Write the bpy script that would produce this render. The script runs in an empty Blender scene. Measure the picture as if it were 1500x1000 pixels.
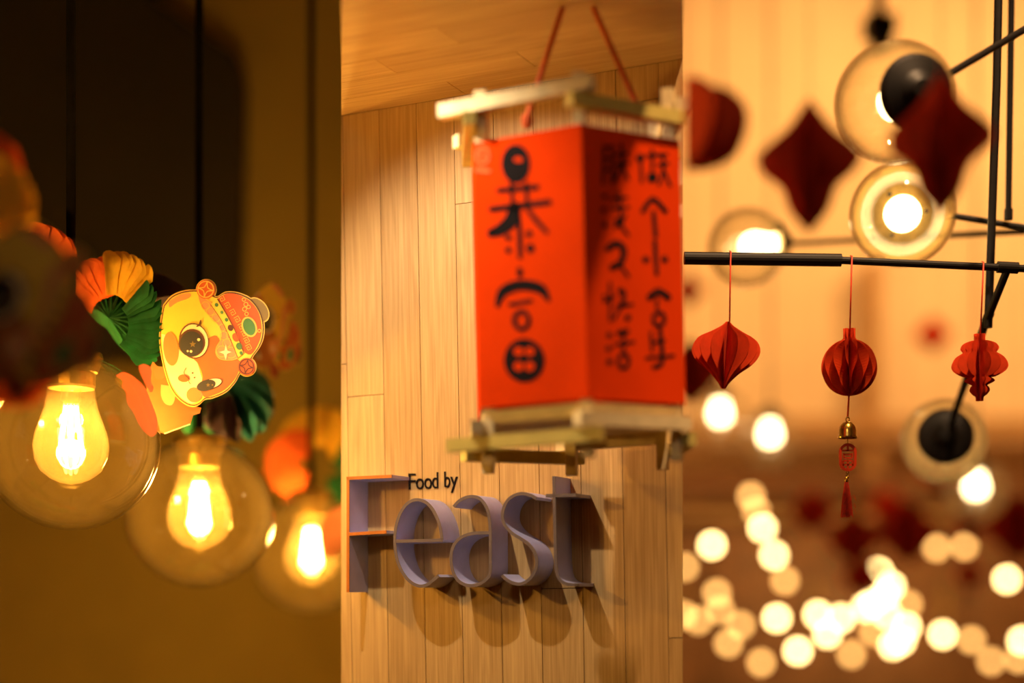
import bpy, bmesh, math, random
from mathutils import Vector, Matrix

random.seed(7)
scene = bpy.context.scene
COL = scene.collection
PI = math.pi

# ---------------------------------------------------------------- camera
FPX = 2300.0            # focal length in pixels of the 1500 x 1000 frame
CX, CY = 750.0, 880.0   # principal column, horizon row (level camera, shifted lens)
CAM = Vector((0, 0, 1.5))
FOCUS = 2.2           # distance of the plane of the hanging ornaments
cd = bpy.data.cameras.new('camera')
cam = bpy.data.objects.new('camera', cd)
COL.objects.link(cam)
cam.location = CAM
cam.rotation_euler = (PI / 2, 0, 0)
cd.sensor_fit = 'HORIZONTAL'
cd.sensor_width = 36
cd.lens = FPX / 1500 * 36
cd.shift_y = (CY - 500) / 1500
cd.clip_start = 0.05
cd.clip_end = 60
cd.dof.use_dof = True
cd.dof.focus_distance = 2.17
cd.dof.aperture_fstop = cd.lens / 1000 / 0.060
scene.camera = cam

# ---------------------------------------------------------------- world, exposure
w = bpy.data.worlds.new('dim_hall_air')
scene.world = w
w.use_nodes = True
w.node_tree.nodes['Background'].inputs[0].default_value = (1.0, 0.62, 0.25, 1)
w.node_tree.nodes['Background'].inputs[1].default_value = 0.0
vs = scene.view_settings
vs.view_transform = 'Standard'
vs.look = 'None'
vs.gamma = 1
vs.use_curve_mapping = False
vs.exposure = 0.0


def px(x, y, d):
    return CAM + d * Vector(((x - CX) / FPX, 1, (CY - y) / FPX))


def light(name, kind, loc, energy, color, target=None, size=0.03, cone=70, blend=0.5):
    ld = bpy.data.lights.new(name, kind)
    ld.energy = energy
    ld.color = color
    if kind == 'AREA':
        ld.size = size
    else:
        ld.shadow_soft_size = size
    if kind == 'SPOT':
        ld.spot_size = math.radians(cone)
        ld.spot_blend = blend
    o = bpy.data.objects.new(name, ld)
    COL.objects.link(o)
    o.location = loc
    if target is not None:
        o.rotation_euler = (Vector(target) - Vector(loc)).to_track_quat('-Z', 'Y').to_euler()
    return o


# the downlight of the wood-lined bay, the downlights of the right hall
WARM = (1.0, 0.72, 0.40)
light('bay_downlight_offscreen', 'SPOT', (-0.36, 1.78, 2.23), 22.5, (1.0, 0.80, 0.56), px(840, 820, 2.15), 0.012, 92, 0.55)
light('bay_room_light_offscreen', 'SPOT', (-0.55, -0.9, 3.0), 44, (1.0, 0.78, 0.50), px(800, 560, 2.1), 0.22, 24, 0.9)
light('hall_wall_washer_right_offscreen', 'SPOT', (3.4, 5.2, 4.7), 450, (1.0, 0.50, 0.155), (2.4, 8, 2.5), 0.12, 105, 0.8)
light('hall_wall_washer_left_offscreen', 'SPOT', (1.5, 5.2, 4.7), 310, (1.0, 0.50, 0.155), (1.6, 8, 2.7), 0.12, 105, 0.8)
light('hall_downlight_offscreen', 'SPOT', (0.62, 1.2, 3.9), 400, (1.0, 0.60, 0.30), px(1265, 530, 2.15), 0.05, 35, 0.7)


# ---------------------------------------------------------------- mesh builder
class MB:
    def __init__(s):
        s.v = []
        s.f = []

    def add(s, vs_, fs):
        n = len(s.v)
        s.v += [Vector(p) for p in vs_]
        s.f += [tuple(i + n for i in f) for f in fs]
        return s

    def prism(s, a, b):
        """a, b: matching rings of points (front, back)"""
        n = len(a)
        fs = [tuple(range(n)), tuple(range(2 * n - 1, n - 1, -1))]
        fs += [(i, i + n, (i + 1) % n + n, (i + 1) % n) for i in range(n)]
        return s.add(list(a) + list(b), fs)

    def box(s, c, d, M=None):
        x, y, z = (k / 2 for k in d)
        c = Vector(c)
        q = [(-x, -y, -z), (x, -y, -z), (x, y, -z), (-x, y, -z), (-x, -y, z), (x, -y, z), (x, y, z), (-x, y, z)]
        q = [Vector(p) for p in q]
        if M is not None:
            q = [M @ p for p in q]
        q = [c + p for p in q]
        return s.add(q, [(3, 2, 1, 0), (4, 5, 6, 7), (0, 1, 5, 4), (1, 2, 6, 5), (2, 3, 7, 6), (3, 0, 4, 7)])

    def bar(s, p0, p1, wd, ht, up=(0, 0, 1)):
        p0, p1 = Vector(p0), Vector(p1)
        t = (p1 - p0).normalized()
        sd = t.cross(Vector(up)).normalized()
        u = sd.cross(t)
        ring = lambda p: [p + sd * a * wd / 2 + u * b * ht / 2 for a, b in ((-1, -1), (1, -1), (1, 1), (-1, 1))]
        return s.prism(ring(p0), ring(p1))

    def tube(s, pts, r, seg=10, caps=True):
        pts = [Vector(p) for p in pts]
        n = len(pts)
        rs = r if isinstance(r, (list, tuple)) else [r] * n
        rings = []
        ref = None
        for i, p in enumerate(pts):
            t = (pts[min(i + 1, n - 1)] - pts[max(i - 1, 0)]).normalized()
            if ref is None:
                ref = t.orthogonal().normalized()
            ref = (ref - t * ref.dot(t)).normalized()
            b = t.cross(ref)
            rings += [p + (ref * math.cos(2 * PI * k / seg) + b * math.sin(2 * PI * k / seg)) * rs[i] for k in range(seg)]
        fs = []
        for i in range(n - 1):
            for k in range(seg):
                a, c = i * seg + k, i * seg + (k + 1) % seg
                fs.append((a, c, c + seg, a + seg))
        if caps:
            fs.append(tuple(range(seg - 1, -1, -1)))
            fs.append(tuple(range((n - 1) * seg, n * seg)))
        return s.add(rings, fs)

    def lathe(s, prof, M=None, seg=32):
        """prof: (radius, height) from bottom to top, about local Z"""
        M = M or Matrix.Identity(4)
        n = len(prof)
        vs_ = []
        for r, z in prof:
            r = max(r, 1e-5)
            vs_ += [M @ Vector((r * math.cos(2 * PI * k / seg), r * math.sin(2 * PI * k / seg), z)) for k in range(seg)]
        fs = []
        for i in range(n - 1):
            for k in range(seg):
                a, c = i * seg + k, i * seg + (k + 1) % seg
                fs.append((a, c, c + seg, a + seg))
        return s.add(vs_, fs)

    def obj(s, name, mat, parent=None, loc=None, smooth=False):
        me = bpy.data.meshes.new(name)
        off = Vector((0, 0, 0))
        if loc is not None:
            off = Vector(loc)
        me.from_pydata([tuple(p - off) for p in s.v], [], s.f)
        me.materials.append(mat)
        if smooth:
            me.polygons.foreach_set('use_smooth', [True] * len(me.polygons))
        me.update()
        o = bpy.data.objects.new(name, me)
        COL.objects.link(o)
        o.location = off
        if parent is not None:
            o.parent = parent
        return o


def thing(name, label, cat, loc=(0, 0, 0), group=None):
    o = bpy.data.objects.new(name, None)
    o.empty_display_size = 0.02
    COL.objects.link(o)
    o.location = loc
    return tag(o, label, cat, group)


def tag(o, label, cat, group=None):
    o['label'] = label
    o['category'] = cat
    if group:
        o['group'] = group
    return o


def struct(o):
    o['kind'] = 'structure'
    return o


def copy_tree(o, parent=None):
    c = o.copy()
    COL.objects.link(c)
    c.parent = parent
    for ch in list(o.children):
        copy_tree(ch, c)
    return c


def frame(x, y, z, o):
    M = Matrix.Identity(4)
    for i, a in enumerate((x, y, z)):
        for j in range(3):
            M[j][i] = a[j]
    for j in range(3):
        M[j][3] = o[j]
    return M


def axis_frame(d, o):
    d = Vector(d).normalized()
    x = d.orthogonal().normalized()
    return frame(x, d.cross(x), d, o)


def smooth_path(pts, n=5):
    """Catmull-Rom through 2D or 3D points"""
    P = [Vector(p) for p in pts]
    out = []
    for i in range(len(P) - 1):
        p0, p1, p2, p3 = P[max(i - 1, 0)], P[i], P[i + 1], P[min(i + 2, len(P) - 1)]
        for k in range(n):
            t = k / n
            out.append(0.5 * ((2 * p1) + (p2 - p0) * t + (2 * p0 - 5 * p1 + 4 * p2 - p3) * t * t + (3 * p1 - p0 - 3 * p2 + p3) * t ** 3))
    out.append(P[-1])
    return out


# ---------------------------------------------------------------- materials
MATS = {}


def lin(c):
    return tuple(((k / 255) / 12.92 if k / 255 <= 0.04045 else ((k / 255 + 0.055) / 1.055) ** 2.4) for k in c)


def mat(name, col, rough=0.6, metal=0.0, var=0.12, scale=30.0, bump=0.0, translucent=0.0, spec=0.5):
    """plain procedural material: principled with a noise breaking up its colour (col is linear rgb)"""
    if name in MATS:
        return MATS[name]
    m = bpy.data.materials.new(name)
    m.use_nodes = True
    nt = m.node_tree
    b = nt.nodes['Principled BSDF']
    tc = nt.nodes.new('ShaderNodeTexCoord')
    no = nt.nodes.new('ShaderNodeTexNoise')
    no.inputs['Scale'].default_value = scale
    no.inputs['Detail'].default_value = 3
    nt.links.new(tc.outputs['Object'], no.inputs['Vector'])
    cr = nt.nodes.new('ShaderNodeValToRGB')
    cr.color_ramp.elements[0].position = 0.3
    cr.color_ramp.elements[1].position = 0.7
    cr.color_ramp.elements[0].color = tuple(k * (1 - var) for k in col) + (1,)
    cr.color_ramp.elements[1].color = tuple(min(1, k * (1 + var)) for k in col) + (1,)
    nt.links.new(no.outputs['Fac'], cr.inputs['Fac'])
    nt.links.new(cr.outputs['Color'], b.inputs['Base Color'])
    b.inputs['Roughness'].default_value = rough
    b.inputs['Metallic'].default_value = metal
    b.inputs['Specular IOR Level'].default_value = spec
    if bump:
        bp = nt.nodes.new('ShaderNodeBump')
        bp.inputs['Strength'].default_value = bump
        bp.inputs['Distance'].default_value = 0.002
        nt.links.new(no.outputs['Fac'], bp.inputs['Height'])
        nt.links.new(bp.outputs['Normal'], b.inputs['Normal'])
    if translucent:
        tr = nt.nodes.new('ShaderNodeBsdfTranslucent')
        mx = nt.nodes.new('ShaderNodeMixShader')
        mx.inputs[0].default_value = translucent
        nt.links.new(cr.outputs['Color'], tr.inputs['Color'])
        nt.links.new(b.outputs[0], mx.inputs[1])
        nt.links.new(tr.outputs[0], mx.inputs[2])
        nt.links.new(mx.outputs[0], nt.nodes['Material Output'].inputs['Surface'])
    MATS[name] = m
    return m


def emit(name, col, strength):
    m = bpy.data.materials.new(name)
    m.use_nodes = True
    nt = m.node_tree
    nt.nodes.remove(nt.nodes['Principled BSDF'])
    e = nt.nodes.new('ShaderNodeEmission')
    e.inputs[0].default_value = tuple(col) + (1,)
    e.inputs[1].default_value = strength
    nt.links.new(e.outputs[0], nt.nodes['Material Output'].inputs['Surface'])
    return m


def glass(name, tint, haze, hazecol, ior=1.45):
    """thin blown glass: clear, a little haze, mirror-like towards the rim"""
    m = bpy.data.materials.new(name)
    m.use_nodes = True
    nt = m.node_tree
    nt.nodes.remove(nt.nodes['Principled BSDF'])
    t = nt.nodes.new('ShaderNodeBsdfTransparent')
    t.inputs[0].default_value = tuple(tint) + (1,)
    h = nt.nodes.new('ShaderNodeBsdfTranslucent')
    h.inputs[0].default_value = tuple(hazecol) + (1,)
    no = nt.nodes.new('ShaderNodeTexNoise')
    no.inputs['Scale'].default_value = 14
    mr = nt.nodes.new('ShaderNodeMapRange')
    mr.inputs['To Min'].default_value = haze * 0.7
    mr.inputs['To Max'].default_value = haze * 1.3
    nt.links.new(no.outputs['Fac'], mr.inputs['Value'])
    m1 = nt.nodes.new('ShaderNodeMixShader')
    nt.links.new(mr.outputs[0], m1.inputs[0])
    nt.links.new(t.outputs[0], m1.inputs[1])
    nt.links.new(h.outputs[0], m1.inputs[2])
    g = nt.nodes.new('ShaderNodeBsdfGlossy')
    g.inputs['Roughness'].default_value = 0.03
    lw = nt.nodes.new('ShaderNodeLayerWeight')
    lw.inputs['Blend'].default_value = 0.5
    pw = nt.nodes.new('ShaderNodeMath')
    pw.operation = 'POWER'
    pw.inputs[1].default_value = 3.0
    nt.links.new(lw.outputs['Facing'], pw.inputs[0])
    fr = nt.nodes.new('ShaderNodeMath')
    fr.operation = 'MULTIPLY_ADD'
    fr.inputs[1].default_value = 0.75
    fr.inputs[2].default_value = 0.045
    nt.links.new(pw.outputs[0], fr.inputs[0])
    edge = nt.nodes.new('ShaderNodeMix')
    edge.data_type = 'RGBA'
    edge.inputs['A'].default_value = tuple(tint) + (1,)
    edge.inputs['B'].default_value = tuple(k * e for k, e in zip(tint, (0.55, 0.42, 0.24))) + (1,)
    nt.links.new(pw.outputs[0], edge.inputs['Factor'])
    nt.links.new(edge.outputs['Result'], t.inputs[0])
    m2 = nt.nodes.new('ShaderNodeMixShader')
    nt.links.new(fr.outputs[0], m2.inputs[0])
    nt.links.new(m1.outputs[0], m2.inputs[1])
    nt.links.new(g.outputs[0], m2.inputs[2])
    nt.links.new(m2.outputs[0], nt.nodes['Material Output'].inputs['Surface'])
    return m


def wood(name, c_dark, c_light, rough=0.5):
    """oak veneer, grain along local Z, each board with its own tone and figure"""
    m = bpy.data.materials.new(name)
    m.use_nodes = True
    nt = m.node_tree
    N, L = nt.nodes.new, nt.links.new
    b = nt.nodes['Principled BSDF']
    tc = N('ShaderNodeTexCoord')
    oi = N('ShaderNodeObjectInfo')
    off = N('ShaderNodeVectorMath')
    off.operation = 'SCALE'
    off.inputs[0].default_value = (7.3, 3.1, 11.7)
    L(oi.outputs['Random'], off.inputs['Scale'])
    ad = N('ShaderNodeVectorMath')
    L(tc.outputs['Object'], ad.inputs[0])
    L(off.outputs[0], ad.inputs[1])
    # fine pores
    mp = N('ShaderNodeMapping')
    mp.inputs['Scale'].default_value = (420, 420, 9)
    L(ad.outputs[0], mp.inputs['Vector'])
    n1 = N('ShaderNodeTexNoise')
    n1.inputs['Scale'].default_value = 1
    n1.inputs['Detail'].default_value = 4
    L(mp.outputs[0], n1.inputs['Vector'])
    # cathedral figure: stretched wave rings distorted
    mp2 = N('ShaderNodeMapping')
    mp2.inputs['Scale'].default_value = (34, 34, 2.3)
    L(ad.outputs[0], mp2.inputs['Vector'])
    n2 = N('ShaderNodeTexNoise')
    n2.inputs['Scale'].default_value = 1.0
    n2.inputs['Detail'].default_value = 1
    L(mp2.outputs[0], n2.inputs['Vector'])
    rings = N('ShaderNodeMath')
    rings.operation = 'MULTIPLY'
    rings.inputs[1].default_value = 55
    L(n2.outputs['Fac'], rings.inputs[0])
    sn = N('ShaderNodeMath')
    sn.operation = 'SINE'
    L(rings.outputs[0], sn.inputs[0])
    mix = N('ShaderNodeMath')
    mix.operation = 'MULTIPLY_ADD'
    mix.inputs[1].default_value = 0.07
    L(sn.outputs[0], mix.inputs[0])
    L(n1.outputs['Fac'], mix.inputs[2])
    # slow tone and per-board tone
    tone = N('ShaderNodeMath')
    tone.operation = 'MULTIPLY_ADD'
    tone.inputs[1].default_value = 0.24
    L(oi.outputs['Random'], tone.inputs[0])
    L(mix.outputs[0], tone.inputs[2])
    cr = N('ShaderNodeValToRGB')
    cr.color_ramp.elements[0].position = 0.32
    cr.color_ramp.elements[0].color = tuple(c_dark) + (1,)
    cr.color_ramp.elements[1].position = 0.90
    cr.color_ramp.elements[1].color = tuple(c_light) + (1,)
    L(tone.outputs[0], cr.inputs['Fac'])
    L(cr.outputs['Color'], b.inputs['Base Color'])
    b.inputs['Roughness'].default_value = rough
    b.inputs['Specular IOR Level'].default_value = 0.3
    bp = N('ShaderNodeBump')
    bp.inputs['Strength'].default_value = 0.12
    bp.inputs['Distance'].default_value = 0.001
    L(n1.outputs['Fac'], bp.inputs['Height'])
    L(bp.outputs['Normal'], b.inputs['Normal'])
    return m


M_OAK = wood('oak_board', (0.38, 0.228, 0.088), (0.58, 0.385, 0.168))
M_BACK = mat('dark_joint', (0.02, 0.011, 0.005), 0.9)
M_OLIVE = mat('olive_plaster', (0.36, 0.24, 0.045), 0.9, var=0.06, scale=6)
M_DARKP = mat('dark_brown_panel', (0.030, 0.020, 0.008), 0.8, var=0.1, scale=5)
M_CREAM = mat('cream_plaster', (0.80, 0.66, 0.46), 0.9, var=0.05, scale=4)
M_BROWN = mat('brown_timber', (0.17, 0.075, 0.025), 0.6, var=0.25, scale=8)
M_TIMBER = mat('light_timber', (0.42, 0.24, 0.09), 0.6, var=0.15, scale=8)
M_FLOOR = mat('floor_timber', (0.16, 0.09, 0.04), 0.5, var=0.2, scale=9)
M_BLACK = mat('black_metal', (0.010, 0.008, 0.007), 0.5, var=0.2, scale=60, spec=0.25)
M_MATTE = mat('matte_black_stem', (0.004, 0.003, 0.002), 0.9, var=0.2, scale=60, spec=0.05)
M_BRASS = mat('aged_brass', (0.46, 0.30, 0.08), 0.35, 0.9, var=0.25, scale=90)
M_GOLD = mat('gold', (0.78, 0.50, 0.10), 0.25, 1.0, var=0.12, scale=120)
M_LAV = mat('lavender_paint', (0.45, 0.46, 0.73), 0.5, var=0.05, scale=60)
M_ORANGE = mat('orange_film', (0.40, 0.105, 0.004), 0.5, var=0.08, scale=60)
M_INK = mat('black_ink', (0.012, 0.009, 0.010), 0.9, var=0.1, scale=50, spec=0.05)
M_REDP = mat('red_lantern_paper', (0.80, 0.052, 0.002), 0.95, var=0.06, scale=14, translucent=0.12, spec=0.03)
M_PALE = mat('pale_stick_wood', (0.74, 0.60, 0.33), 0.6, var=0.12, scale=40)
M_PALEY = mat('yellow_stick_wood', (0.60, 0.47, 0.11), 0.6, var=0.12, scale=40)
M_CORD = mat('orange_cord', (0.62, 0.10, 0.012), 0.8, var=0.2, scale=300)
M_ORN = mat('red_card_paper', (0.74, 0.060, 0.010), 0.8, var=0.10, scale=70, bump=0.1, translucent=0.15, spec=0.2)
M_CHARM = mat('red_lacquer', (0.74, 0.060, 0.015), 0.4, var=0.1, scale=90)
M_SILK = mat('red_silk', (0.85, 0.055, 0.018), 0.5, var=0.2, scale=200)
M_STRAW = mat('yellow_paper', (0.78, 0.46, 0.04), 0.8, var=0.12, scale=40)
T_RED = mat('orange_red_tissue', (0.72, 0.12, 0.012), 0.8, var=0.15, scale=60, translucent=0.25)
T_YEL = mat('yellow_tissue', (0.80, 0.48, 0.035), 0.8, var=0.12, scale=60, translucent=0.25)
T_GRN = mat('green_tissue', (0.020, 0.17, 0.055), 0.7, var=0.3, scale=50, translucent=0.25)
T_TEAL = mat('teal_tissue', (0.015, 0.13, 0.13), 0.7, var=0.3, scale=50, translucent=0.2)
T_PUR = mat('dark_purple_tissue', (0.030, 0.010, 0.022), 0.8, var=0.3, scale=50, translucent=0.1)
G_GLOBE = glass('clear_globe_glass', (0.97, 0.93, 0.82), 0.007, (1.0, 0.70, 0.25))
G_HALL = glass('clear_hall_globe_glass', (0.97, 0.95, 0.90), 0.06, (1.0, 0.74, 0.38))
G_BULB = glass('bulb_glass', (0.98, 0.92, 0.74), 0.028, (1.0, 0.66, 0.24))
E_FIL = emit('filament_glow', (1.0, 0.76, 0.40), 70)
E_HOT = emit('hall_bulb_glow', (1.0, 0.74, 0.36), 14)
E_DISC = emit('far_bulb_glow', (1.0, 0.66, 0.24), 26)
E_DIM = emit('far_amber_bulb_glow', (1.0, 0.50, 0.13), 8.0)

# ---------------------------------------------------------------- room shell
HC = 5.2
o = struct(MB().box((1, 3.3, -0.02), (8.4, 10, 0.04)).obj('floor', M_FLOOR))
o = struct(MB().box((1, 3.3, HC + 0.02), (8.4, 10, 0.04)).obj('ceiling', M_CREAM))
o = struct(MB().box((-3.05, 3.3, HC / 2), (0.1, 10, HC)).obj('wall_left', M_OLIVE))
o = struct(MB().box((5.05, 3.3, HC / 2), (0.1, 10, HC)).obj('wall_right', M_CREAM))
o = struct(MB().box((1, -1.65, HC / 2), (8.2, 0.1, HC)).obj('wall_rear', M_BROWN))
o = struct(MB().box((-1.42, 4.15, HC / 2), (3.16, 0.1, HC)).obj('wall_back', M_OLIVE))
o = struct(MB().box((2.59, 8.15, HC / 2), (4.86, 0.1, HC)).obj('wall_hall', M_CREAM))
o = struct(MB().box((0.14, 5.30, HC / 2), (0.04, 5.60, HC)).obj('added_divider', M_CREAM))  # unseen partition, added to keep light from leaking between the side bays


def px_prism(pts, d, t, back=None):
    """outline in photo pixels set at depth d, with thickness t away from the camera"""
    a = [px(x, y, d) for x, y in pts]
    return MB().prism(a, [p + Vector((0, t, 0)) for p in a])


# dark slanted bulkhead in the left bay
struct(px_prism([(-260, -80), (190, -80), (222, -4), (345, 78), (352, 110), (345, 420), (330, 520), (-260, 520)], 3.95, 0.12).obj('trim_1', M_DARKP))

# ---------------------------------------------------------------- wood-lined bay
TH, ROLL = math.radians(24.6), math.radians(1.0)
RY = Matrix.Rotation(-ROLL, 3, 'Y')
W_R = RY @ Vector((math.cos(TH), -math.sin(TH), 0))
W_IN = RY @ Vector((math.sin(TH), math.cos(TH), 0))
W_UP = RY @ Vector((0, 0, 1))
WO = px(690, 780, 2.2)
WM = frame(W_R, W_IN, W_UP, WO)
WMI = WM.inverted()


class Plane:
    """a flat surface with a local frame x right, y inward, z up; px() gives the local point under a photo pixel"""

    def __init__(s, M):
        s.M, s.Mi = M, M.inverted()

    def px(s, x, y, off=0.0):
        d = px(x, y, 1) - CAM
        c = s.Mi @ CAM
        dl = s.Mi.to_3x3() @ d
        t = (-off - c.y) / dl.y
        return c + dl * t


WALL = Plane(WM)
V_TOP = WALL.px(730, 131).z
V_BOT = (WMI @ Vector((-0.1, 2.2, 0.02))).z


def seam_u(w_, v_, xpx):
    """u on the line (w,v) in the wall frame where it meets the vertical plane of photo column xpx"""
    k = (xpx - CX) / FPX
    a = WM @ Vector((0, w_, v_))
    return -(a.x - k * a.y) / (W_R.x - k * W_R.y)


# backing slab, its ends mitred
sl = MB()
ring = lambda w_, x0, x1, v0, v1: [Vector((seam_u(w_, v0, x0), w_, v0)), Vector((seam_u(w_, v0, x1), w_, v0)),
                                   Vector((seam_u(w_, v1, x1), w_, v1)), Vector((seam_u(w_, v1, x0), w_, v1))]
sl.prism(ring(0.0115, 500, 1000, V_BOT, V_TOP + 0.02), ring(0.045, 500, 1000, V_BOT, V_TOP + 0.02))
wall_mid = struct(sl.obj('wall_middle', M_BACK))
wall_mid.matrix_world = WM

lines = [None, 513, 566.5, 621, 676, 733.5, 792, 853, 914, 977, None]
us = [None if x is None else WALL.px(x, 820).x for x in lines]
cuts = [[533], [581], [], [], [298], [], [862], [], [152], [934]]
G = 0.0005
for i in range(10):
    vsplit = [V_BOT] + sorted(WALL.px(lines[i] or 505, c).z for c in cuts[i]) + [V_TOP]
    for j in range(len(vsplit) - 1):
        v0, v1 = vsplit[j] + (G if j else 0), vsplit[j + 1] - G
        def rg(w_, b=0.0):
            l = lambda v: seam_u(w_, v, 500) if us[i] is None else us[i] + G
            r = lambda v: seam_u(w_, v, 1000) if us[i + 1] is None else us[i + 1] - G
            return [Vector((l(v0), w_, v0)), Vector((r(v0), w_, v0)), Vector((r(v1), w_, v1)), Vector((l(v1), w_, v1))]
        p = MB().prism(rg(0.0), rg(0.011))
        c = sum(p.v, Vector()) / 8
        ob = p.obj('plank', M_OAK, wall_mid, loc=Vector((c.x, 0, v0)))

# soffit with boards parallel to the wall
def cu(w_, side):
    far = w_ < -0.30
    u = seam_u(w_, V_TOP, 500 if side == 0 else 1000)
    return u

DEPTH = 0.62
sf = MB()
def sring(v_):
    return [Vector((seam_u(0.04, v_, 500), 0.04, v_)), Vector((seam_u(0.04, v_, 1000), 0.04, v_)),
            Vector((seam_u(-DEPTH, v_, 1000), -DEPTH, v_)), Vector((seam_u(-DEPTH, v_, 500), -DEPTH, v_))]
sf.prism(sring(V_TOP + 0.0125), sring(V_TOP + 0.05))
soffit = struct(sf.obj('ceiling_soffit', M_BACK))
soffit.matrix_world = WM
wd = 0.062
nrow = int(DEPTH / wd)
for i in range(nrow):
    wa, wb = -i * wd - G, -(i + 1) * wd + G
    if i == 0:
        wa = 0.0
    def ends(w_):
        a, b = seam_u(w_, V_TOP, 500), seam_u(w_, V_TOP, 1000)
        return a, b
    (a0, b0), (a1, b1) = ends(wa), ends(wb)
    cut = [random.uniform(-0.18, 0.0), random.uniform(0.02, 0.2)] if i % 2 else [random.uniform(-0.05, 0.12)]
    cut = [k for k in cut if max(a0, a1) + 0.03 < k < min(b0, b1) - 0.03]
    xs = [None] + sorted(cut) + [None]
    for j in range(len(xs) - 1):
        la, lb = (a0, a1) if xs[j] is None else (xs[j] + G, xs[j] + G)
        ra, rb = (b0, b1) if xs[j + 1] is None else (xs[j + 1] - G, xs[j + 1] - G)
        if ra - la < 0.02 or rb - lb < 0.02:
            continue
        q = [Vector((la, wa, V_TOP)), Vector((ra, wa, V_TOP)), Vector((rb, wb, V_TOP)), Vector((lb, wb, V_TOP))]
        c = sum(q, Vector()) / 4
        # local axes of the board: Z along the wall, so that its grain runs lengthwise
        B = frame((0, 1, 0), (0, 0, 1), (1, 0, 0), c)
        Bi = B.inverted()
        p = MB().prism([Bi @ k for k in q], [Bi @ (k + Vector((0, 0, 0.012))) for k in q])
        ob = p.obj('board', M_OAK, soffit)
        ob.matrix_local = B

# the small spotlight that lights the sign, out of the picture
t = thing('hanging_spotlight', 'small black spotlight hanging on a stem before the oak soffit', 'spotlight', (-0.36, 1.78, 2.235))
MB().lathe([(0.030, 0.0), (0.034, 0.015), (0.030, 0.05), (0.0, 0.055)], None, 20).obj('lamp_head', M_BLACK, t)
MB().tube([(0, 0, 0.05), (0, 0, HC - 2.235)], 0.006, 8).obj('stem', M_BLACK, t)

# ---------------------------------------------------------------- sign letters of folded strip
DEEP = 0.052
STRIP = 0.0044


def strip(mb, pts, t=STRIP, d0=0.0, d1=DEEP, n=5, smooth=True, off_px=DEEP):
    """a strip standing on the wall, its front edge following photo pixels"""
    q = [WALL.px(x, y, off_px) for x, y in pts]
    q = [Vector((p.x, p.z)) for p in q]
    if smooth:
        q = smooth_path(q, n)
    m = len(q)
    nor = []
    for i in range(m):
        tt = (q[min(i + 1, m - 1)] - q[max(i - 1, 0)]).normalized()
        nor.append(Vector((-tt.y, tt.x)))
    vs_ = []
    for p, k in zip(q, nor):
        a, b = p + k * t / 2, p - k * t / 2
        vs_ += [(a.x, -d1, a.y), (b.x, -d1, b.y), (b.x, -d0, b.y), (a.x, -d0, a.y)]
    fs = [(0, 1, 2, 3), tuple(4 * (m - 1) + k for k in (3, 2, 1, 0))]
    for i in range(m - 1):
        for k in range(4):
            a, b = 4 * i + k, 4 * i + (k + 1) % 4
            fs.append((a, a + 4, b + 4, b))
    mb.add([WM @ Vector(v) for v in vs_], fs)
    return mb


A5 = lambda pts: [(500 + x / 5, 680 + y / 5) for x, y in pts]
B5 = lambda pts: [(650 + x / 5, 680 + y / 5) for x, y in pts]
M_EDGE = mat('mauve_front_edge', (0.10, 0.072, 0.088), 0.6, var=0.06, scale=60)


def sign_letter(label, base, paths, films=()):
    t = thing('sign_letter', label, 'letter', WM @ WALL.px(*base))
    for nm, ma, d0, d1, tt, pp in (('letter_body', M_LAV, 0.0, DEEP, STRIP, paths), ('front_edge', M_EDGE, DEEP, DEEP + 0.0006, STRIP, paths), ('edge_film', M_ORANGE, DEEP + 0.0006, DEEP + 0.0012, STRIP * 1.02, films)):
        if not pp:
            continue
        mb = MB()
        for p_, sm in pp:
            strip(mb, p_, t=tt, d0=d0, d1=d1, smooth=sm)
        mb.v = [v - t.location for v in mb.v]
        o_ = mb.obj(nm, ma, t)
        if nm != 'letter_body':
            o_['label'] = 'orange film on the front edge' if nm == 'edge_film' else 'dark mauve front edge'
    return t


Fp = [(A5([(51, 92), (51, 936)]), False), (A5([(40, 102), (372, 87)]), False), (A5([(60, 510), (332, 494)]), False)]
sign_letter('large lavender strip letter F with orange front edge', (512, 866), Fp, Fp)
sign_letter('large lavender strip letter e between F and a', (615, 860), [
    (A5([(738, 553), (726, 470), (703, 395), (664, 322), (617, 276), (565, 259), (518, 266), (470, 300), (427, 370), (400, 460), (392, 550), (398, 640), (420, 730), (460, 808), (510, 862), (570, 890), (625, 882), (670, 850), (713, 815)]), True),
    (A5([(398, 563), (742, 553)]), False)])
sign_letter('large lavender strip letter a between e and s', (700, 858), [
    (B5([(74, 310), (110, 270), (160, 243), (210, 235), (260, 248), (300, 290), (326, 350), (338, 430), (341, 500), (342, 600), (342, 700), (341, 780), (325, 828), (275, 868), (210, 887), (150, 878), (100, 843), (67, 780), (54, 700), (60, 632), (88, 572), (140, 528), (220, 504), (332, 500)]), True)])
sign_letter('large lavender strip letter s between a and t', (760, 856), [
    (B5([(678, 249), (640, 228), (580, 213), (520, 226), (470, 262), (439, 320), (431, 390), (452, 450), (500, 503), (560, 541), (620, 582), (664, 640), (682, 710), (670, 778), (630, 838), (572, 873), (520, 871), (470, 850), (427, 813)]), True)])
sign_letter('large lavender strip letter t with tall straight stem', (830, 856), [
    (B5([(806, 86), (811, 300), (815, 500), (819, 690), (829, 790), (852, 845), (892, 872), (940, 880), (992, 881)]), True),
    (B5([(748, 229), (968, 224)]), False)])


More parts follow.
